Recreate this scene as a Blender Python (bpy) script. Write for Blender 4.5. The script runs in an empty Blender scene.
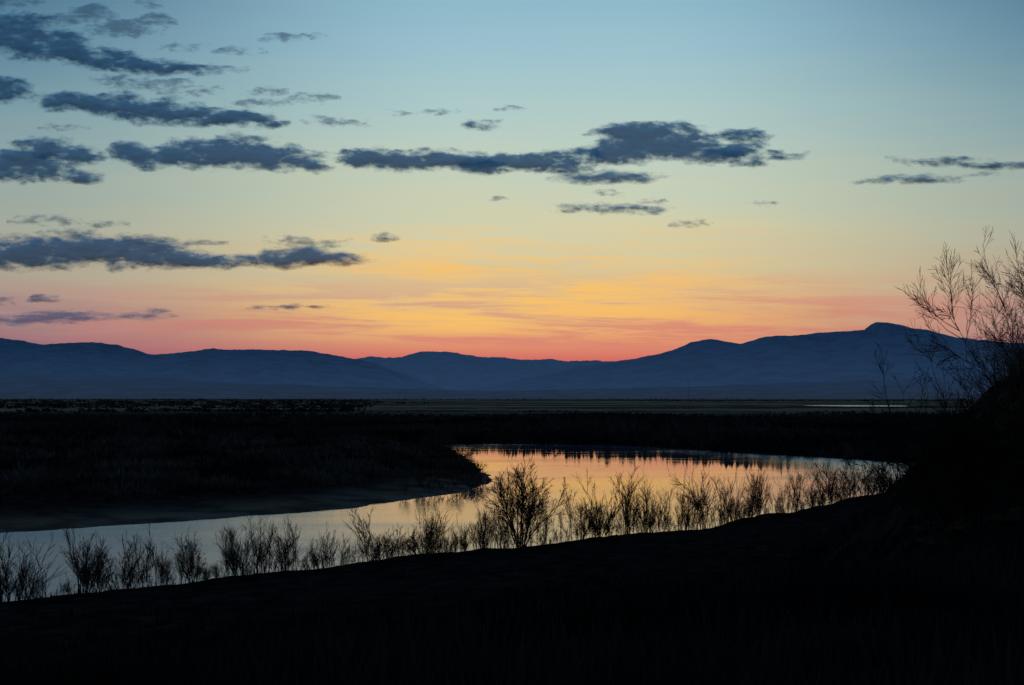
import bpy, math, random
import numpy as np
from mathutils import Vector, noise, Matrix

random.seed(7); np.random.seed(7)
scene = bpy.context.scene
scene.view_settings.view_transform = 'Standard'
scene.view_settings.look = 'None'
scene.view_settings.exposure = 0
COL = scene.collection

# ------------------------------------------------------------ camera
CAMH = 16.0
F = 1024 * 50 / 36.0
TH = math.atan(53.5 / F)
cam_d = bpy.data.cameras.new("camera"); cam_d.lens = 50; cam_d.sensor_width = 36
cam_d.clip_start = 0.2; cam_d.clip_end = 200000
cam = bpy.data.objects.new("camera", cam_d); COL.objects.link(cam)
cam.location = (0, 0, CAMH); cam.rotation_euler = (math.pi / 2 + TH, 0, 0)
scene.camera = cam

def ray(x, y):
    a = (x - 512) / F; b = (342.5 - y) / F
    dy = math.cos(TH) - b * math.sin(TH); dz = math.sin(TH) + b * math.cos(TH)
    return a / dy, dz / dy
def ground(x, y, z=0.0):
    tx, tz = ray(x, y); Y = (z - CAMH) / tz
    return (tx * Y, Y)
def lin(c):
    r = []
    for v in c:
        v /= 255.0
        r.append(v / 12.92 if v <= 0.04045 else ((v + 0.055) / 1.055) ** 2.4)
    return tuple(r) + (1.0,)
def sstep(a, b, x):
    t = np.clip((x - a) / (b - a), 0, 1); return t * t * (3 - 2 * t)

# ------------------------------------------------------------ node helpers
class N:
    def __init__(s, nt): s.nt = nt
    def n(s, t, **k):
        o = s.nt.nodes.new(t)
        for a, b in k.items(): setattr(o, a, b)
        return o
    def l(s, a, b): s.nt.links.new(a, b)
    def m(s, op, a, b=None, c=None, clamp=False):
        o = s.n('ShaderNodeMath', operation=op); o.use_clamp = clamp
        for i, v in enumerate((a, b, c)):
            if v is None: continue
            if isinstance(v, (int, float)): o.inputs[i].default_value = v
            else: s.l(v, o.inputs[i])
        return o.outputs[0]
    def mr(s, v, a, b, c=0.0, d=1.0, smooth=True):
        o = s.n('ShaderNodeMapRange'); o.interpolation_type = 'SMOOTHSTEP' if smooth else 'LINEAR'
        s.l(v, o.inputs[0])
        for i, q in enumerate((a, b, c, d)): o.inputs[i + 1].default_value = q
        return o.outputs[0]
    def mix(s, f, a, b):
        o = s.n('ShaderNodeMix', data_type='RGBA')
        if isinstance(f, (int, float)): o.inputs[0].default_value = f
        else: s.l(f, o.inputs[0])
        for i, v in ((6, a), (7, b)):
            if isinstance(v, tuple): o.inputs[i].default_value = v
            else: s.l(v, o.inputs[i])
        return o.outputs[2]
    def ramp(s, v, stops):
        o = s.n('ShaderNodeValToRGB'); e = o.color_ramp.elements
        e[0].position = stops[0][0]; e[0].color = stops[0][1]
        e[1].position = stops[-1][0]; e[1].color = stops[-1][1]
        for p, c in stops[1:-1]:
            q = e.new(p); q.color = c
        s.l(v, o.inputs[0]); return o.outputs[0]

def newmat(name):
    m = bpy.data.materials.new(name); m.use_nodes = True
    m.node_tree.nodes.clear(); return m, N(m.node_tree)

# ------------------------------------------------------------ world (dusk sky)
w = bpy.data.worlds.new("World"); scene.world = w; w.use_nodes = True
w.node_tree.nodes.clear(); g = N(w.node_tree)
tc = g.n('ShaderNodeTexCoord'); sx = g.n('ShaderNodeSeparateXYZ'); g.l(tc.outputs['Generated'], sx.inputs[0])
X, Y, Z = sx.outputs
hor = g.m('SQRT', g.m('ADD', g.m('MULTIPLY', X, X), g.m('MULTIPLY', Y, Y)))
elev = g.m('DIVIDE', Z, g.m('MAXIMUM', hor, 0.001))
az = g.m('ARCTAN2', X, Y)
def streak(kx, kz, det, dist, tilt=0.0, rough=0.6):
    cv = g.n('ShaderNodeCombineXYZ'); g.l(g.m('MULTIPLY', az, kx), cv.inputs[0])
    g.l(g.m('MULTIPLY', g.m('ADD', elev, g.m('MULTIPLY', az, tilt)), kz), cv.inputs[1])
    nz = g.n('ShaderNodeTexNoise', noise_dimensions='2D'); nz.inputs['Scale'].default_value = 1.0; nz.inputs['Detail'].default_value = det; nz.inputs['Roughness'].default_value = rough
    nz.inputs['Distortion'].default_value = dist
    g.l(cv.outputs[0], nz.inputs['Vector']); return nz.outputs[0]
s1 = streak(4, 42, 3, 0.15)
s2 = streak(6, 95, 5, 0.2, 0.02, 0.68)
amp = g.mr(elev, 0.03, 0.055, 0.0, 1.0)
amp2 = g.mr(elev, 0.10, 0.24, 1.0, 0.3)
e2 = g.m('ADD', elev, g.m('MULTIPLY', g.m('MULTIPLY', g.m('SUBTRACT', s1, 0.5), g.m('MULTIPLY', amp, amp2)), 0.045))
def E(y): return max(0.0, ray(512, y)[1])
mid = [(396,(176,92,98)),(366,(204,98,96)),(356,(216,118,102)),(345,(224,146,112)),(330,(228,168,118)),(304,(226,184,132)),(270,(218,198,152)),
       (232,(210,207,171)),(190,(200,207,182)),(150,(188,206,193)),(100,(172,201,201)),(50,(156,194,206)),(0,(142,185,202))]
side = [(396,(104,82,108)),(356,(132,98,118)),(336,(152,116,126)),(308,(168,144,138)),(278,(170,160,144)),(238,(162,168,155)),
        (190,(147,166,162)),(130,(121,154,165)),(60,(91,131,154)),(0,(69,111,139))]
up = [(0.5, lin((96,140,167))), (1.0, lin((62,100,136)))]
cm = g.ramp(e2, [(E(y), lin(c)) for y, c in mid] + up)
cs = g.ramp(e2, [(E(y), lin(c)) for y, c in side] + up)
f = g.mr(g.m('ABSOLUTE', g.m('SUBTRACT', az, 0.03)), 0.05, 0.42)
veil = g.m('MULTIPLY', g.m('MULTIPLY', g.mr(elev, 0.033, 0.055), g.mr(elev, 0.075, 0.14, 1, 0)),
           g.m('MULTIPLY', g.mr(s2, 0.42, 0.66), g.mr(g.m('ABSOLUTE', az), 0.02, 0.25, 1, 0)))
pinkv = g.m('MULTIPLY', g.m('MULTIPLY', g.mr(elev, 0.028, 0.04), g.mr(elev, 0.055, 0.09, 1, 0)), g.m('MULTIPLY', g.mr(s2, 0.54, 0.38), g.mr(f, 0.1, 0.9, 1, 0.5)))
west = g.mix(f, cm, cs)
west = g.mix(g.m('MULTIPLY', pinkv, 0.45), west, lin((210,118,116)))
west = g.mix(g.m('MULTIPLY', veil, 0.85), west, lin((253,194,100)))
east = g.ramp(elev, [(0.0, lin((70,86,116))), (0.15, lin((74,100,138))), (0.5, lin((66,102,142))), (1.0, lin((60,96,134)))])
fb = g.mr(Y, -0.3, 0.6)
skyc = g.mix(fb, east, west)
bg = g.n('ShaderNodeBackground'); g.l(skyc, bg.inputs[0]); bg.inputs[1].default_value = 1.0
wo = g.n('ShaderNodeOutputWorld'); g.l(bg.outputs[0], wo.inputs[0])

sd = bpy.data.lights.new("sun", 'SUN'); sd.energy = 0.2; sd.angle = math.radians(0.5); sd.color = (1, 0.5, 0.25)
sun = bpy.data.objects.new("sun", sd); COL.objects.link(sun)
sun.rotation_euler = (math.radians(-(90 - 1.0)), 0, math.radians(2)); sun.location = (0, 0, 200)

# ------------------------------------------------------------ materials
def plain_mat(name, ca, cb, scale):
    m, g = newmat(name)
    t = g.n('ShaderNodeNewGeometry'); nt = g.n('ShaderNodeTexNoise'); nt.inputs['Scale'].default_value = scale; nt.inputs['Detail'].default_value = 2
    g.l(t.outputs['Position'], nt.inputs['Vector'])
    c = g.mix(g.mr(nt.outputs[0], 0.35, 0.65), ca, cb)
    d = g.n('ShaderNodeBsdfDiffuse'); g.l(c, d.inputs[0])
    o = g.n('ShaderNodeOutputMaterial'); g.l(d.outputs[0], o.inputs[0]); return m
M_bark = plain_mat("dark_bark", (0.022,0.016,0.012,1), (0.040,0.028,0.020,1), 4)
M_twig = plain_mat("dry_twigs", (0.034,0.021,0.014,1), (0.078,0.048,0.030,1), 2)
M_twig2 = plain_mat("brown_twigs", (0.070,0.040,0.024,1), (0.150,0.088,0.052,1), 2)
M_twig3 = plain_mat("dark_twigs", (0.010,0.007,0.005,1), (0.026,0.017,0.012,1), 2)
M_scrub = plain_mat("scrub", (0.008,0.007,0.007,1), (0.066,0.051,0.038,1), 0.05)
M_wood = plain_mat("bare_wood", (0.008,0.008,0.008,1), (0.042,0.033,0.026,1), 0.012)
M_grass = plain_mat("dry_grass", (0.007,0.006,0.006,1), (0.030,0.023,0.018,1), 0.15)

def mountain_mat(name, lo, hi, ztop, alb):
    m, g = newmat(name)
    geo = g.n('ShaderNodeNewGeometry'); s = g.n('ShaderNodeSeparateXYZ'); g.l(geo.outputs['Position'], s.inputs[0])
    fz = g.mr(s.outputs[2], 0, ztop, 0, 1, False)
    em = g.mix(fz, lo, hi)  # aerial haze painted in as the slopes' own glow, graded by height
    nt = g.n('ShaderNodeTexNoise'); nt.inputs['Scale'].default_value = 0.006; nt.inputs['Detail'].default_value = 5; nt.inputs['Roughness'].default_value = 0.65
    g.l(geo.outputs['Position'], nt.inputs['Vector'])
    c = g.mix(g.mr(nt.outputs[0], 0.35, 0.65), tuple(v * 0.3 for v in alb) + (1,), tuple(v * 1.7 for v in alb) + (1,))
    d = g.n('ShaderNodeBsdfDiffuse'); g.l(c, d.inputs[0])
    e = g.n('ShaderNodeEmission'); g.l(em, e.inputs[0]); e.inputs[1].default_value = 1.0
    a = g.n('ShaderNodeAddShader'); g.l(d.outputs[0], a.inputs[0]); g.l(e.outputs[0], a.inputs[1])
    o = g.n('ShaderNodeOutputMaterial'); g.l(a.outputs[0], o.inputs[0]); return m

# ------------------------------------------------------------ mesh helper
def mesh_np(name, V, Fq, mat, smooth=False, parent=None):
    me = bpy.data.meshes.new(name)
    V = np.asarray(V, dtype=np.float32); Fq = np.asarray(Fq, dtype=np.int32); k = Fq.shape[1]
    me.vertices.add(len(V)); me.vertices.foreach_set("co", V.ravel())
    me.loops.add(Fq.size); me.loops.foreach_set("vertex_index", Fq.ravel())
    me.polygons.add(len(Fq)); me.polygons.foreach_set("loop_start", np.arange(0, Fq.size, k, dtype=np.int32))
    me.polygons.foreach_set("loop_total", np.full(len(Fq), k, dtype=np.int32))
    me.polygons.foreach_set("use_smooth", np.full(len(Fq), smooth, dtype=bool))
    me.update(calc_edges=True); me.validate(); me.materials.append(mat)
    ob = bpy.data.objects.new(name, me); COL.objects.link(ob)
    if parent: ob.parent = parent
    return ob
def tag(o, label, cat, kind=None, group=None):
    o["label"] = label; o["category"] = cat
    if kind: o["kind"] = kind
    if group: o["group"] = group

# ------------------------------------------------------------ river polygon
far_px = [(0,533),(60,530),(100,527),(200,520),(300,513),(360,507),(400,501),(440,496),(468,491),(488,484),(491,479),(484,472),(474,464),(462,456),(452,449),(440,445),
          (500,444),(560,445),(620,446),(680,449),(730,453),(790,456),(840,459),(900,463)]
crest_px = [(0,604),(100,596),(200,583),(300,573),(400,562),(500,550),(600,541),(700,530),(800,513),(880,494)]
far = [ground(x, y) for x, y in far_px]
CZ = 2.2
crest = [ground(x, y, CZ) for x, y in crest_px]
near = [(x - 4.5, y + 4.5) for x, y in crest]
poly = [(-330,-60),(-120,100)] + far + [(150,365),(400,400),(4000,600),(4000,450),(400,310),(150,268)] + near[::-1] + [(-82,62),(-220,-60)]
P = np.array(poly); Q = np.roll(P, -1, axis=0)
def rsd(x, y):
    x = np.atleast_1d(np.asarray(x, float)); y = np.atleast_1d(np.asarray(y, float))
    best = np.full(x.shape, 1e18); ins = np.zeros(x.shape, bool)
    for (ax, ay), (bx, by) in zip(P, Q):
        dx, dy = bx - ax, by - ay
        t = np.clip(((x - ax) * dx + (y - ay) * dy) / (dx * dx + dy * dy), 0, 1)
        best = np.minimum(best, (x - ax - t * dx) ** 2 + (y - ay - t * dy) ** 2)
        if ay != by:
            c = ((ay > y) != (by > y)) & (x < (bx - ax) * (y - ay) / (by - ay) + ax)
            ins ^= c
    d = np.sqrt(best); return np.where(ins, -d, d)
def vnoise(x, y, s, oct=3, seed=0.0):
    out = np.zeros(np.shape(x)); a = 1.0
    r = np.random.RandomState(int(seed) + 11)
    for o in range(oct):
        for k in range(3):
            th = r.rand() * 6.283; ph = r.rand() * 6.283
            out = out + a * np.sin((x * math.cos(th) + y * math.sin(th)) * s * (1 + 0.35 * k) + ph + 1.7 * np.sin((x * math.sin(th) - y * math.cos(th)) * s * 0.6 + ph)) / 3
        a *= 0.5; s *= 2.1
    return out
def camera_bank(x, y):
    return np.where(x < 56, (x + 34) * 122 - (y - 94) * 90 > 0, y < 260 + (x - 56) * 0.25)
def terrain(x, y):
    x = np.atleast_1d(np.asarray(x, float)); y = np.atleast_1d(np.asarray(y, float))
    d = rsd(x, y)
    d = d + vnoise(x, y, 0.22, 3, 1) * 1.2 * sstep(0, 120, np.hypot(x, y))
    dp = np.maximum(d, 0)
    zc = CZ * sstep(0, 6, dp) + 10.9 * np.clip(dp / 88, 0, 1) ** 1.5
    zc += 6.2 * sstep(11.3, 17.6, x) * np.exp(-((y - 48) / 15.0) ** 2)
    zc += vnoise(x, y, 0.5, 3, 3) * 0.16 * sstep(1, 8, dp)
    zf = 0.35 * sstep(0, 3, dp) + 1.9 * sstep(5, 30, dp) + vnoise(x, y, 0.05, 3, 5) * 0.25 * sstep(5, 30, dp)
    z = np.where(camera_bank(x, y), zc, zf)
    z = np.where(d < 0, np.maximum(-2.0, d * 0.25), z)
    return z, d
a1 = np.linspace(-26, 26, 520); a2 = np.linspace(26, 334, 120)[1:-1]
ang = np.radians(np.concatenate([a1, a2])); na = len(ang)
rr = np.concatenate([[0.0], np.geomspace(1.0, 60, 90), np.geomspace(60, 700, 360)[1:], np.geomspace(700, 45000, 110)[1:]])
nr = len(rr)
R, A = np.meshgrid(rr, ang, indexing='ij')
GX = (R * np.sin(A)).ravel(); GY = (R * np.cos(A)).ravel()
GZ, GD = terrain(GX, GY)
idx = np.arange(nr * na).reshape(nr, na)
i0 = idx[:-1]; i1 = idx[1:]
Fq = np.stack([i0, np.roll(i0, -1, 1), np.roll(i1, -1, 1), i1], -1).reshape(-1, 4)[:, ::-1]

m, g = newmat("ground_soil")
geo = g.n('ShaderNodeNewGeometry'); s = g.n('ShaderNodeSeparateXYZ'); g.l(geo.outputs['Position'], s.inputs[0])
n1 = g.n('ShaderNodeTexNoise'); n1.inputs['Scale'].default_value = 0.6; n1.inputs['Detail'].default_value = 4; g.l(geo.outputs['Position'], n1.inputs['Vector'])
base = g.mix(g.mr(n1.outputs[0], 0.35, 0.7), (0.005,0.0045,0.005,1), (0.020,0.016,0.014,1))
at = g.n('ShaderNodeAttribute', attribute_name="sand")
n3 = g.n('ShaderNodeTexNoise'); n3.inputs['Scale'].default_value = 0.12; n3.inputs['Detail'].default_value = 4; g.l(geo.outputs['Position'], n3.inputs['Vector'])
base = g.mix(g.m('MULTIPLY', at.outputs['Fac'], g.mr(n3.outputs[0], 0.35, 0.6, 0.35, 1.0)), base, (0.105,0.080,0.060,1))
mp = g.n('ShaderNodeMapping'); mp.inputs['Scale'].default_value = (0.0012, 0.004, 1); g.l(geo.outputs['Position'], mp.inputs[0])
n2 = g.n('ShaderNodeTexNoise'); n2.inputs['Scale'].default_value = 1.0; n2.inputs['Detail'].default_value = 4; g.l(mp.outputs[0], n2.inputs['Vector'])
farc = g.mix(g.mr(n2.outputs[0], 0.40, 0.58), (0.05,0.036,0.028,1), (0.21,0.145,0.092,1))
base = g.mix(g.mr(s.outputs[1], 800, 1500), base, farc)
d = g.n('ShaderNodeBsdfDiffuse'); g.l(base, d.inputs[0])
bp = g.n('ShaderNodeBump'); bp.inputs['Strength'].default_value = 0.6; bp.inputs['Distance'].default_value = 0.15; g.l(n1.outputs[0], bp.inputs['Height']); g.l(bp.outputs[0], d.inputs['Normal'])
o = g.n('ShaderNodeOutputMaterial'); g.l(d.outputs[0], o.inputs[0])
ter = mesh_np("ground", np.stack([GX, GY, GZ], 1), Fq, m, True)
sand = ((GD > -2) & (GY > 120)) * sstep(20, 4, GD) * (1 - camera_bank(GX, GY)) * (GY < 330)
at = ter.data.attributes.new("sand", 'FLOAT', 'POINT'); at.data.foreach_set("value", sand.astype(np.float32))
tag(ter, "dark grassy river bank and flat flood plain at dusk", "ground", "structure")

# ------------------------------------------------------------ water
m, g = newmat("river_water")
geo = g.n('ShaderNodeNewGeometry')
s = g.n('ShaderNodeSeparateXYZ'); g.l(geo.outputs['Position'], s.inputs[0])
mp = g.n('ShaderNodeMapping'); mp.inputs['Rotation'].default_value = (0,0,math.radians(8)); mp.inputs['Scale'].default_value = (0.22, 0.75, 1); g.l(geo.outputs['Position'], mp.inputs[0])
n1 = g.n('ShaderNodeTexNoise'); n1.inputs['Scale'].default_value = 1.0; n1.inputs['Detail'].default_value = 4; g.l(mp.outputs[0], n1.inputs['Vector'])
mp2 = g.n('ShaderNodeMapping'); mp2.inputs['Rotation'].default_value = (0,0,math.radians(-18)); mp2.inputs['Scale'].default_value = (0.013, 0.055, 1); g.l(geo.outputs['Position'], mp2.inputs[0])
n2 = g.n('ShaderNodeTexNoise'); n2.inputs['Scale'].default_value = 1.0; n2.inputs['Detail'].default_value = 6; n2.inputs['Roughness'].default_value = 0.6; g.l(mp2.outputs[0], n2.inputs['Vector'])
# sheltered bend is glassy, the open reaches are breeze-ruffled
dx = g.m('MULTIPLY', g.m('SUBTRACT', s.outputs[0], 12.0), 1/65.0); dy = g.m('MULTIPLY', g.m('SUBTRACT', s.outputs[1], 320.0), 1/190.0)
shel = g.mr(g.m('SQRT', g.m('ADD', g.m('MULTIPLY', dx, dx), g.m('MULTIPLY', dy, dy))), 0.5, 1.25)
ruf = g.mr(n2.outputs[0], 0.44, 0.68)
bp = g.n('ShaderNodeBump'); bp.inputs['Distance'].default_value = 0.05; g.l(n1.outputs[0], bp.inputs['Height'])
g.l(g.m('ADD', g.m('MULTIPLY', ruf, 0.45), g.m('ADD', g.m('MULTIPLY', shel, 0.22), 0.08)), bp.inputs['Strength'])
d = g.n('ShaderNodeBsdfPrincipled'); d.inputs['Base Color'].default_value = (0.065,0.072,0.098,1); d.inputs['IOR'].default_value = 2.1
g.l(g.m('ADD', g.m('MULTIPLY', shel, 0.26), g.m('MULTIPLY', ruf, 0.06)), d.inputs['Roughness']); g.l(bp.outputs[0], d.inputs['Normal'])
o = g.n('ShaderNodeOutputMaterial'); g.l(d.outputs[0], o.inputs[0])
M_water = m
wat = mesh_np("river", [(-400,-80,0),(4000,-80,0),(4000,900,0),(-400,900,0)], [(0,1,2,3)], m)
tag(wat, "calm winding river reflecting orange sunset sky", "river", "structure")
pts = []
for k in range(28):
    t = k / 28 * 2 * math.pi
    cx, cy = ground(860, 406.5, 2.1)
    pts.append((cx + 60 * math.cos(t) * (1 + 0.15 * math.sin(3 * t)), cy + 130 * math.sin(t) * (1 + 0.2 * math.cos(2 * t)), 3.0))
me = bpy.data.meshes.new("pond"); me.from_pydata(pts, [], [list(range(28))]); me.materials.append(M_water)
pond = bpy.data.objects.new("pond", me); COL.objects.link(pond); tag(pond, "thin pale pond on the distant flood plain", "pond", "structure")

# ------------------------------------------------------------ mountains
def hills(name, label, D, W, prof, mat, seed, rough=1.0):
    px = [p[0] for p in prof]
    xs = np.linspace(px[0], px[-1], 1100)
    py = np.interp(xs, px, [p[1] for p in prof])
    k = np.array([1,2,1.]); k /= k.sum(); pys = np.convolve(np.pad(py, 1, 'edge'), k, 'valid')
    tx = np.array([ray(x, 396)[0] for x in xs]); H = np.array([ray(512, y)[1] for y in pys]) * D + CAMH
    nv = 61; V = []
    for j in range(nv):
        v = -1 + 2 * j / (nv - 1); av = abs(v)
        for i in range(len(xs)):
            wx = tx[i] * D; wy = D + v * W
            q = noise.fractal(Vector((wx * 0.0026, wy * 0.0010, seed)), 0.65, 2.1, 7)
            q2 = noise.ridged_multi_fractal(Vector((wx * 0.0011 + 5, wy * 0.0005, seed + 3)), 0.8, 2.0, 6, 1.0, 2.0)
            h = H[i] * ((1 - av) ** 1.15) * (1 + 0.24 * (q2 - 1.0) * math.sin(math.pi * min(1, av * 1.15)) * rough) + q * (13 + 34 * av * (1 - av)) * rough * D / 11000
            V.append((wx, wy, h * 1.0 - 8 * av))
    n = len(xs); idx = np.arange(nv * n).reshape(nv, n)
    Fq = np.stack([idx[:-1,:-1], idx[:-1,1:], idx[1:,1:], idx[1:,:-1]], -1).reshape(-1, 4)
    ob = mesh_np(name, V, Fq, mat, True); tag(ob, label, "mountains", "structure"); return ob
left = [(-700,350),(-400,336),(-150,345),(0,338),(45,344),(100,343),(118,345),(150,354),(185,353),(212,347),(240,350),(285,350),(320,353),(345,357),(380,365),(410,376),(440,388),(480,399)]
midr = [(220,399),(280,372),(330,360),(365,358),(400,357),(416,352),(445,352),(480,356),(520,359),(560,360),(600,361),(640,363),(700,372),(790,399)]
right = [(420,399),(480,388),(530,378),(580,367),(620,360),(660,354),(690,343),(712,340),(740,343),(765,337),(800,334),(845,331),(868,330),(876,322),(895,323),(925,330),(960,337),(1024,343),(1100,352),(1300,338),(1500,350),(1750,356)]
foot = [(-700,372),(-300,366),(0,372),(80,374),(160,379),(240,383),(320,386),(420,389),(520,391),(620,388),(760,384),(900,379),(1050,372),(1300,372),(1750,376)]
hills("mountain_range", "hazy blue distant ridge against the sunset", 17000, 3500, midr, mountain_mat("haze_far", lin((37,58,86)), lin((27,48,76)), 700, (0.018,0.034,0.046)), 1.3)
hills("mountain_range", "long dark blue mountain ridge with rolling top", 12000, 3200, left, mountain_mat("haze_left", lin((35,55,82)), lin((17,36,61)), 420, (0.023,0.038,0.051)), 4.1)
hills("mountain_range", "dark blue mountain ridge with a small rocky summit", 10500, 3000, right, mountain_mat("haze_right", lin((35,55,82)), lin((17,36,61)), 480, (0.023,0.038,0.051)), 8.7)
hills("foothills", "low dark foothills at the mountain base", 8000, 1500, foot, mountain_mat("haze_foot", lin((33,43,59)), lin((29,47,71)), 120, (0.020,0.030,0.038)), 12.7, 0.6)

# ------------------------------------------------------------ clouds
def cloud_mat(name, alb, trl, maxa, sx_, sy_, amp, lo, hi):
    m, g = newmat(name)
    a = g.n('ShaderNodeAttribute', attribute_name="cloud_mass"); c = g.n('ShaderNodeAttribute', attribute_name="billow")
    mp = g.n('ShaderNodeMapping'); mp.inputs['Scale'].default_value = (sx_, sy_, 0.06); g.l(c.outputs['Vector'], mp.inputs[0])
    nt = g.n('ShaderNodeTexNoise', noise_dimensions='2D'); nt.inputs['Scale'].default_value = 1.0; nt.inputs['Detail'].default_value = 5; nt.inputs['Roughness'].default_value = 0.62
    g.l(mp.outputs[0], nt.inputs['Vector'])
    dd = g.m('ADD', a.outputs['Fac'], g.m('MULTIPLY', g.m('SUBTRACT', nt.outputs[0], 0.5), amp))
    al = g.mr(dd, lo, hi, 0, maxa)
    col = g.mix(g.mr(dd, 0.0, 1.3), tuple(min(1, v * 1.3) for v in alb) + (1,), tuple(v * 0.9 for v in alb) + (1,))
    df = g.n('ShaderNodeBsdfDiffuse'); g.l(col, df.inputs[0])
    tr = g.n('ShaderNodeBsdfTranslucent'); tr.inputs[0].default_value = (0.45, 0.75, 0.92, 1)
    mx = g.n('ShaderNodeMixShader'); mx.inputs[0].default_value = trl; g.l(df.outputs[0], mx.inputs[1]); g.l(tr.outputs[0], mx.inputs[2])
    tp = g.n('ShaderNodeBsdfTransparent'); m2 = g.n('ShaderNodeMixShader'); g.l(al, m2.inputs[0]); g.l(tp.outputs[0], m2.inputs[1]); g.l(mx.outputs[0], m2.inputs[2])
    o = g.n('ShaderNodeOutputMaterial'); g.l(m2.outputs[0], o.inputs[0]); return m
M_c1 = cloud_mat("cloud_slate", (0.43,0.74,0.86), 0.07, 0.94, 0.055, 0.15, 2.0, -0.55, 0.85)
M_c2 = cloud_mat("cloud_wisp", (0.46,0.70,0.80), 0.12, 0.66, 0.08, 0.24, 2.4, -0.35, 1.1)
M_c3 = cloud_mat("cloud_low", (0.62,0.60,0.72), 0.16, 0.80, 0.045, 0.26, 1.8, -0.3, 0.9)
cseed = [0.0]
def cloud(label, ell, mat=None, soft=0.6):
    mat = mat or M_c1; cseed[0] += 7.31; sd_ = cseed[0]
    pad = 16 if len(ell) > 1 else 10
    x0 = min(e[0]-e[2] for e in ell)-pad*1.7; x1 = max(e[0]+e[2] for e in ell)+pad*1.7
    y0 = min(e[1]-e[3] for e in ell)-pad; y1 = max(e[1]+e[3] for e in ell)+pad
    cyv = sum(e[1]*e[2] for e in ell)/sum(e[2] for e in ell)
    D = max(11000, min(60000, 2600.0 / max(0.03, ray(512, cyv)[1])))
    st = 1.6; nx = int((x1-x0)/st)+1; ny = int((y1-y0)/st)+1
    V = []; den = []; bil = []
    for j in range(ny):
        for i in range(nx):
            x = x0+i*st; y = y0+j*st
            q = noise.fractal(Vector((x*0.05, y*0.13, sd_)), 0.7, 2.0, 5)
            wy = noise.noise(Vector((x*0.03, 3.1, sd_)))*3.5
            wx = noise.noise(Vector((x*0.02, y*0.06, sd_+9)))*8
            s_ = -9; acc = 0
            for (cx, cy, rx, ry) in ell:
                k = min(1.0, max(0.45, ry/9)); gr = 1.0+0.55*(1-k)
                yy = (y+wy*min(1, ry/8)-cy)/(ry*gr)
                if yy > 0: yy *= 1.3
                f_ = (1.0-(((x+wx*min(1, rx/25)-cx)/(rx*gr))**2+yy**2))*k
                s_ = max(s_, f_)
                if f_ > 0: acc += f_
            s_ = max(s_, -1.6)
            dn = min(1.4, max(s_, acc*0.85 if acc > 0 else s_))
            dn += q*soft
            edge = min(i, nx-1-i, j, ny-1-j)
            if edge < 5: dn = dn*edge/5.0-1.7*(1-edge/5.0)
            den.append(dn); bil.append((x+sd_*50, y, sd_))
            tx, tz = ray(x, y)
            b = math.sqrt(max(0, dn)) * 7.0 * D/F
            V.append((tx*D, D-b, CAMH+tz*D))
    idx = np.arange(nx*ny).reshape(ny, nx); den = np.array(den)
    Fq = np.stack([idx[:-1,:-1], idx[1:,:-1], idx[1:,1:], idx[:-1,1:]], -1).reshape(-1, 4)
    V = np.array(V); c = V.mean(0)
    ob = mesh_np("cloud", V-c, Fq, mat, True); ob.location = c
    a = ob.data.attributes.new("cloud_mass", 'FLOAT', 'POINT'); a.data.foreach_set("value", den.astype(np.float32))
    a = ob.data.attributes.new("billow", 'FLOAT_VECTOR', 'POINT'); a.data.foreach_set("vector", np.array(bil).astype(np.float32).ravel())
    ob["label"] = label; ob["category"] = "cloud"; ob["group"] = "dusk clouds in the sky"
cloud("large ragged slate cloud tapering to a point", [(10,34,48,23),(48,48,48,18),(88,57,46,12),(130,64,44,9),(172,69,36,7)])
cloud("wispy broken cloud tufts above a larger bank", [(95,14,26,11),(125,30,38,11),(155,22,22,9)], M_c2)
cloud("long flat-based slate cloud bank", [(68,103,34,11),(110,106,44,13),(155,113,48,14),(200,118,50,11),(240,119,36,9),(265,123,18,6)])
cloud("small dark cloud puff", [(10,93,24,12),(0,84,20,8)])
cloud("dark rounded cloud lump with ragged edge", [(14,168,36,18),(40,172,26,14),(30,160,22,9)])
cloud("dark rounded cloud tuft on top of another", [(48,150,30,13),(76,158,24,12),(82,178,20,7)])
cloud("long slate cumulus bank with domed tops", [(130,152,24,10),(155,158,42,13),(198,156,44,16),(238,155,40,19),(280,160,42,14),(312,165,16,7)], M_c1, 0.45)
cloud("long low slate cloud streak", [(360,161,28,11),(385,163,42,12),(425,161,44,12),(465,163,38,10)])
cloud("thin elongated cloud joined to a larger bank", [(500,165,42,11),(540,163,44,11),(560,168,36,7),(580,156,22,6)])
cloud("largest dark cloud with domed top and ragged side", [(610,155,34,13),(640,147,44,20),(655,133,50,11),(690,150,44,17),(725,155,28,9),(620,133,30,8)], M_c1, 0.5)
cloud("small cloud tuft trailing from a large cloud", [(740,136,24,7),(735,150,26,7),(765,155,28,5),(748,163,14,4)], M_c1)
cloud("flat lens-shaped dark cloud", [(598,178,34,6),(628,177,28,6)], M_c1, 0.3)
cloud("thin flat cloud streak with wispy ends", [(600,209,32,4),(635,210,24,4)], M_c1, 0.4)
cloud("tiny isolated cloud puff", [(484,126,14,4.5)])
cloud("wide dark cloud bank near the horizon", [(10,256,44,19),(55,254,46,18),(100,250,46,18),(145,256,50,17),(190,262,46,10)], M_c1, 0.4)
cloud("smooth tapering dark cloud streak near the horizon", [(258,262,36,6),(298,258,42,12),(332,260,34,7)], M_c1, 0.15)
cloud("thin wispy cloud shreds", [(300,242,28,4.5),(325,244,12,3.5)], M_c2)
cloud("tiny dark cloud scrap", [(386,238,10,3.5)], M_c1)
cloud("low purple cloud streak lit from beneath", [(20,320,42,5),(55,318,44,7),(100,317,42,4),(148,315,18,3)], M_c3, 0.3)
cloud("thin dark cloud streak", [(892,181,24,3.2),(925,180,26,3.6)], M_c1, 0.4)
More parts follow.
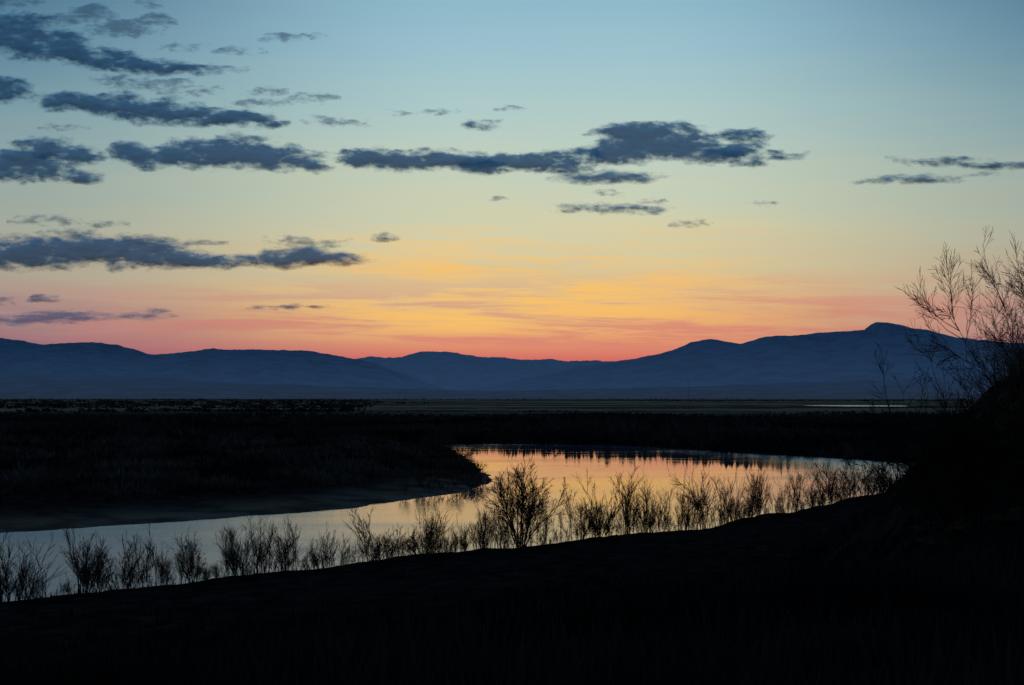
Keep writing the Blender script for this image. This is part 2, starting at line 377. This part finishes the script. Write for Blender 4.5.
cloud("long thin cloud streak with raised crest", [(935,161,30,3.6),(975,165,38,2.4),(1012,166,34,2.8)], M_c1, 0.4)
for e in [(45,221,28,4.5),(62,233,20,4),(14,240,18,4),(150,239,22,3),(606,193,12,3),(280,39,14,4.5),(308,37,13,3),(240,52,20,4),(150,3,14,5),(15,3,24,7),
          (260,103,28,4),(315,98,18,4.5),(325,121,17,4.5),(352,123,14,3),(150,85,36,5.5),(190,92,26,4.5),(120,80,22,4),(400,113,12,2.5),(440,112,12,2.5),
          (512,108,12,2.5),(692,224,14,3.5),(765,204,12,2.5),(492,199,10,2),(980,175,14,2.5),(156,311,10,3),(265,92,16,3.5),(655,202,10,3),(60,22,26,6),(185,48,20,4),(60,128,22,3),
          (225,70,16,3),(250,140,22,3),(100,225,22,3),(200,243,20,2.5)]:
    cloud("small faint cloud fleck in the dusk sky", [e], M_c2)
for e in [(46,299,12,3.5),(4,302,10,3.5),(275,308,20,2.5),(310,307,16,2.2)]:
    cloud("faint pinkish cloud fleck low over the hills", [e], M_c3)

# ------------------------------------------------------------ shrubs
def tube(V, Fc, p0, p1, r0, r1):
    d = p1 - p0
    if d.length < 1e-6: return
    d.normalize(); a = d.orthogonal().normalized(); b = d.cross(a); n = len(V)
    for (p, r) in ((p0, r0), (p1, r1)):
        for k in range(3):
            t = k * 2.0944; V.append(tuple(p + a * (math.cos(t) * r) + b * (math.sin(t) * r)))
    for k in range(3):
        k2 = (k + 1) % 3; Fc.append((n + k, n + k2, n + 3 + k2, n + 3 + k))
def branch(T, C, rng, p, d, L, r, lev, maxlev, rmin, nsub, spread, upw):
    tgt = T if lev == 0 else C
    nseg = 4 if lev == 0 else (3 if lev < maxlev else 2)
    pts = [p.copy()]; dirs = []
    dd = d.copy()
    for i in range(nseg):
        dd = (dd + Vector((rng.gauss(0,.12), rng.gauss(0,.12), rng.gauss(upw,.07)))).normalized()
        p = p + dd * (L / nseg); pts.append(p.copy()); dirs.append(dd.copy())
    for i in range(nseg):
        ra = max(rmin, r * (1 - 0.8 * i / nseg)); rb = max(rmin * 0.6, r * (1 - 0.8 * (i + 1) / nseg))
        tube(tgt[0], tgt[1], pts[i], pts[i+1], ra, rb)
    if lev < maxlev:
        for k in range(nsub[lev]):
            t = rng.uniform(0.15, 1.0); i = min(nseg - 1, int(t * nseg)); fr = t * nseg - i
            q = pts[i].lerp(pts[i+1], min(1, fr)); az = rng.uniform(0, 6.283); sp = rng.uniform(0.5, 1.0) * spread
            o = dirs[i].orthogonal().normalized(); o = Matrix.Rotation(az, 3, dirs[i]) @ o
            nd = (dirs[i] + o * sp).normalized()
            branch(T, C, rng, q, nd, L * rng.uniform(0.32, 0.6) * (1.2 - 0.5 * t), r * 0.5, lev + 1, maxlev, rmin, nsub, spread, upw)
def shrub_mesh(seed, stems, H, spread0, nsub, maxlev, r, rmin, spread=0.6, width=0.3, upw=0.07, round_=False, twig=None):
    rng = random.Random(seed); T = ([], []); C = ([], [])
    V, Fc = T; nb = 9; wd = width + r * 1.5
    V.append((0, 0, 0.02))
    for k in range(nb):
        t = k / nb * 6.283; V.append((math.cos(t) * wd, math.sin(t) * wd, -0.22))
    for k in range(nb): Fc.append((0, 1 + k, 1 + (k + 1) % nb))
    for s_ in range(stems):
        az = rng.uniform(0, 6.283); lean = abs(rng.gauss(0, spread0))
        if round_: az = s_ * 2.4; lean = spread0 * 2.0 * math.sqrt((s_ + 0.3) / stems)
        d = Vector((math.cos(az) * lean, math.sin(az) * lean, 1)).normalized()
        q = rng.random()
        p = Vector((math.cos(az) * width * q, math.sin(az) * width * q, -0.25))
        L = H * rng.uniform(0.4, 1.0) if not round_ else H * rng.uniform(0.8, 1.0) * (0.75 + 0.25 * d.z)
        branch(T, C, rng, p, d, L, r, 0, maxlev, rmin, nsub, spread, upw)
    out = []
    for nm, (V, Fc), mat in (("trunk", T, M_bark), ("crown", C, twig or M_twig)):
        me = bpy.data.meshes.new(nm); me.from_pydata(V, [], Fc); me.materials.append(mat); out.append(me)
    zs = sorted(v[2] for v in C[0]); out.append(zs[int(len(zs) * 0.99)])
    return out
def place(meshes, x, y, s, rot, label, group, name="bare_shrub", top=None, cat="shrub", wide=1.0):
    z = float(terrain(x, y)[0][0])
    if top is not None: sz = max(0.12, (top - z) / meshes[2]); s = sz * wide
    else: sz = s
    e = bpy.data.objects.new(name, None); e.empty_display_size = 0.5; COL.objects.link(e)
    e.location = (x, y, z); e.scale = (s, s, sz); e.rotation_euler = (0, 0, rot)
    tag(e, label, cat, None, group)
    for nm, me in zip(("trunk", "crown"), meshes):
        o = bpy.data.objects.new(nm, me); COL.objects.link(o); o.parent = e
    return e
sp_variants = [shrub_mesh(100 + k, 5 + (k * 4) % 8, 4.6, [0.20, 0.32, 0.14, 0.38, 0.26, 0.12, 0.28, 0.18, 0.34, 0.24, 0.10, 0.42][k], [10, 5, 0], 2, 0.042, 0.0145, [0.5,0.7,0.45,0.6,0.8][k % 5], 0.9, 0.03 + 0.015 * (k % 3)) for k in range(12)]
big = shrub_mesh(207, 13, 5.0, 0.30, [10, 7, 4, 0], 3, 0.06, 0.0115, 0.66, 0.35, 0.02, True)
G = "bare shrubs along the river bank"
lst = [(8,536),(25,556),(52,566),(88,528),(100,556),(125,535),(150,527),(160,545),(192,535),(205,560),(242,518),(262,522),(290,517),(325,525),(308,538),(378,508),(392,528),(355,533),
       (428,502),(440,518),(462,520),(484,504),(500,497),(545,508),(565,486),(580,498),(598,476),(630,468),(648,482),(664,488),(690,486),(702,474),(728,472),(745,482),(757,464),(775,478),(795,472),(812,463),(832,456),(850,453),(868,456),(884,452)]
cpx = [c[0] for c in crest_px]; cpy = [c[1] for c in crest_px]
rng = random.Random(5)
extra = []
for k in range(165):
    px = -8 + (k + rng.random()) * 5.5
    base = np.interp(px, cpx, cpy)
    near_top = min(lst, key=lambda c: abs(c[0] - px))[1]
    extra.append((px, base - (base - near_top) * (0.2 + 0.72 * rng.random() ** 1.3)))
lst = lst + extra
for i, (px, ty) in enumerate(lst):
    by = np.interp(px, cpx, cpy) + rng.uniform(-2, 6)
    tx, tz = ray(px, by); Yc = (CZ - CAMH) / tz
    X_, Y_ = tx * Yc, Yc
    top = CAMH + ray(px, ty)[1] * Y_; H = top - CZ
    lab = "leafless willow shrub on the dark river bank" if H > 4.2 else "low twiggy leafless shrub on the river bank"
    place(sp_variants[rng.randrange(12)], X_, Y_, 1, rng.uniform(0, 6.28), lab, G, top=top, wide=rng.uniform(0.7, 1.2))
by = 547; tx, tz = ray(522, by); Yc = (CZ - CAMH) / tz
place(big, tx*Yc, Yc, 1, 0.6, "tall rounded bare tree standing above river bank shrubs", "trees on the river bank", "bare_tree", top=CAMH + ray(522, 467)[1]*Yc, cat="tree", wide=0.9)

for i, (px, py, h) in enumerate([(484,482,2.4),(489,483,1.6),(474,476,3.6),(467,462,4.8),(480,474,3.0),(459,456,5.2),(452,452,5.2),(462,486,3.0),(472,482,3.2),(451,489,2.6),(442,450,5.4),(434,491,2.4),(444,478,3.4),(456,470,4),(424,485,3),(409,492,2.5),(480,486,2.0),(469,470,4.2)]):
    X_, Y_ = ground(px - 5, py, 0.6)
    place(sp_variants[(i + 3) % 12], X_, Y_, 1, i * 1.3, "dense dark shrub on the wooded spit beside the river", "shrubs on the river spit", top=0.6 + h, wide=1.9)

near_a = shrub_mesh(305, 12, 4.0, 0.42, [11, 9, 6, 0], 3, 0.020, 0.0042, 0.85, 0.5, 0.02, twig=M_twig2)
near_b = shrub_mesh(302, 7, 2.4, 0.5, [8, 6, 4, 0], 3, 0.018, 0.004, 0.8, 0.6, 0.04, twig=M_twig3)
place(near_a, 14.9, 40, 1.0, 2.1, "bare densely twigged brown tree at the embankment edge", None, "bare_tree", top=CAMH + ray(1010, 250)[1]*40, cat="tree", wide=0.80)
G2 = "thicket shrubs on the dark embankment"
for i, (px, ty, Y_) in enumerate([(942,380,44),(954,366,42),(968,354,43),(980,346,41),(996,336,42),(1012,326,43),(1035,314,44),(928,412,54),(945,390,50),(990,360,48),(1020,360,38),(912,440,58),(1050,330,50),(898,462,62),(965,385,38),(905,448,58),(930,402,46),(892,470,66),(920,430,50),(915,452,54)]):
    place(near_b, (px-512)/F*Y_, Y_, 1, i*1.1, "tangled bare shrub on the dark embankment", G2, top=CAMH + ray(px, ty)[1]*Y_, wide=1.1)
sap = shrub_mesh(401, 1, 5.0, 0.05, [10, 4, 0], 2, 0.02, 0.006, 0.5, 0.1, 0.05)
for px, ty, Y_ in [(684, 384, 62), (640, 458, 70)]:
    X_ = ray(px, 400)[0]*Y_
    place(sap, X_, Y_, 1, px, "slender bare sapling rising from the dark slope", "saplings on the slope", "bare_sapling", top=CAMH + ray(px, ty)[1]*Y_, cat="sapling", wide=0.5)

# ------------------------------------------------------------ scrub masses and grass
def spikes(name, pts, hs, rs, nsp, mat, label, cat, wid):
    n = len(pts); pts = np.repeat(pts, nsp, 0); hs = np.repeat(hs, nsp); rs = np.repeat(rs, nsp); m_ = len(pts)
    a = np.random.rand(m_)*6.283; q = np.sqrt(np.random.rand(m_))
    bx = pts[:,0]+np.cos(a)*q*rs*0.6; by_ = pts[:,1]+np.sin(a)*q*rs*0.6
    a2 = a+np.random.randn(m_)*0.6
    hh = hs*(0.45+0.55*np.random.rand(m_))*(1-0.35*q)
    txx = pts[:,0]+np.cos(a2)*q*rs; tyy = pts[:,1]+np.sin(a2)*q*rs
    ww = wid*(hs)*(0.6+0.8*np.random.rand(m_)); wa = np.random.rand(m_)*3.1416
    B = pts[:,2]-0.3
    mx = (bx+txx)/2; my = (by_+tyy)/2
    v0 = np.stack([bx, by_, B],1)
    v1 = np.stack([mx+np.cos(wa)*ww, my+np.sin(wa)*ww, B+hh*0.6],1)
    v2 = np.stack([txx, tyy, pts[:,2]+hh],1)
    v3 = np.stack([mx-np.cos(wa)*ww, my-np.sin(wa)*ww, B+hh*0.6],1)
    V = np.stack([v0,v1,v2,v3],1).reshape(-1,3); Fq = np.arange(m_*4).reshape(-1,4)
    ob = mesh_np(name, V, Fq, mat); tag(ob, label, cat, "stuff"); return ob
def scatter(n, y0, y1, xr, dmin, filt=None):
    Yy = np.exp(np.random.uniform(math.log(y0), math.log(y1), n)); Xx = (np.random.rand(n)*2-1)*xr*Yy
    z, d = terrain(Xx, Yy)
    k = (d > dmin) & (~camera_bank(Xx, Yy))
    if filt is not None: k &= filt(Xx, Yy, d)
    return np.stack([Xx, Yy, z],1)[k], d[k]
pen = lambda x, y, d: (x < -2) & (y < 480) & (((vnoise(x, y, 0.03, 3, 9)*0.8 + sstep(10, 26, d)*1.3 > 0.5) & (d > 8)) | ((x > -45) & (y > 268)))
p, d_ = scatter(15000, 150, 480, 0.62, 2, pen)
tipb = ((p[:,0] > -45) & (p[:,1] > 268))*1.4
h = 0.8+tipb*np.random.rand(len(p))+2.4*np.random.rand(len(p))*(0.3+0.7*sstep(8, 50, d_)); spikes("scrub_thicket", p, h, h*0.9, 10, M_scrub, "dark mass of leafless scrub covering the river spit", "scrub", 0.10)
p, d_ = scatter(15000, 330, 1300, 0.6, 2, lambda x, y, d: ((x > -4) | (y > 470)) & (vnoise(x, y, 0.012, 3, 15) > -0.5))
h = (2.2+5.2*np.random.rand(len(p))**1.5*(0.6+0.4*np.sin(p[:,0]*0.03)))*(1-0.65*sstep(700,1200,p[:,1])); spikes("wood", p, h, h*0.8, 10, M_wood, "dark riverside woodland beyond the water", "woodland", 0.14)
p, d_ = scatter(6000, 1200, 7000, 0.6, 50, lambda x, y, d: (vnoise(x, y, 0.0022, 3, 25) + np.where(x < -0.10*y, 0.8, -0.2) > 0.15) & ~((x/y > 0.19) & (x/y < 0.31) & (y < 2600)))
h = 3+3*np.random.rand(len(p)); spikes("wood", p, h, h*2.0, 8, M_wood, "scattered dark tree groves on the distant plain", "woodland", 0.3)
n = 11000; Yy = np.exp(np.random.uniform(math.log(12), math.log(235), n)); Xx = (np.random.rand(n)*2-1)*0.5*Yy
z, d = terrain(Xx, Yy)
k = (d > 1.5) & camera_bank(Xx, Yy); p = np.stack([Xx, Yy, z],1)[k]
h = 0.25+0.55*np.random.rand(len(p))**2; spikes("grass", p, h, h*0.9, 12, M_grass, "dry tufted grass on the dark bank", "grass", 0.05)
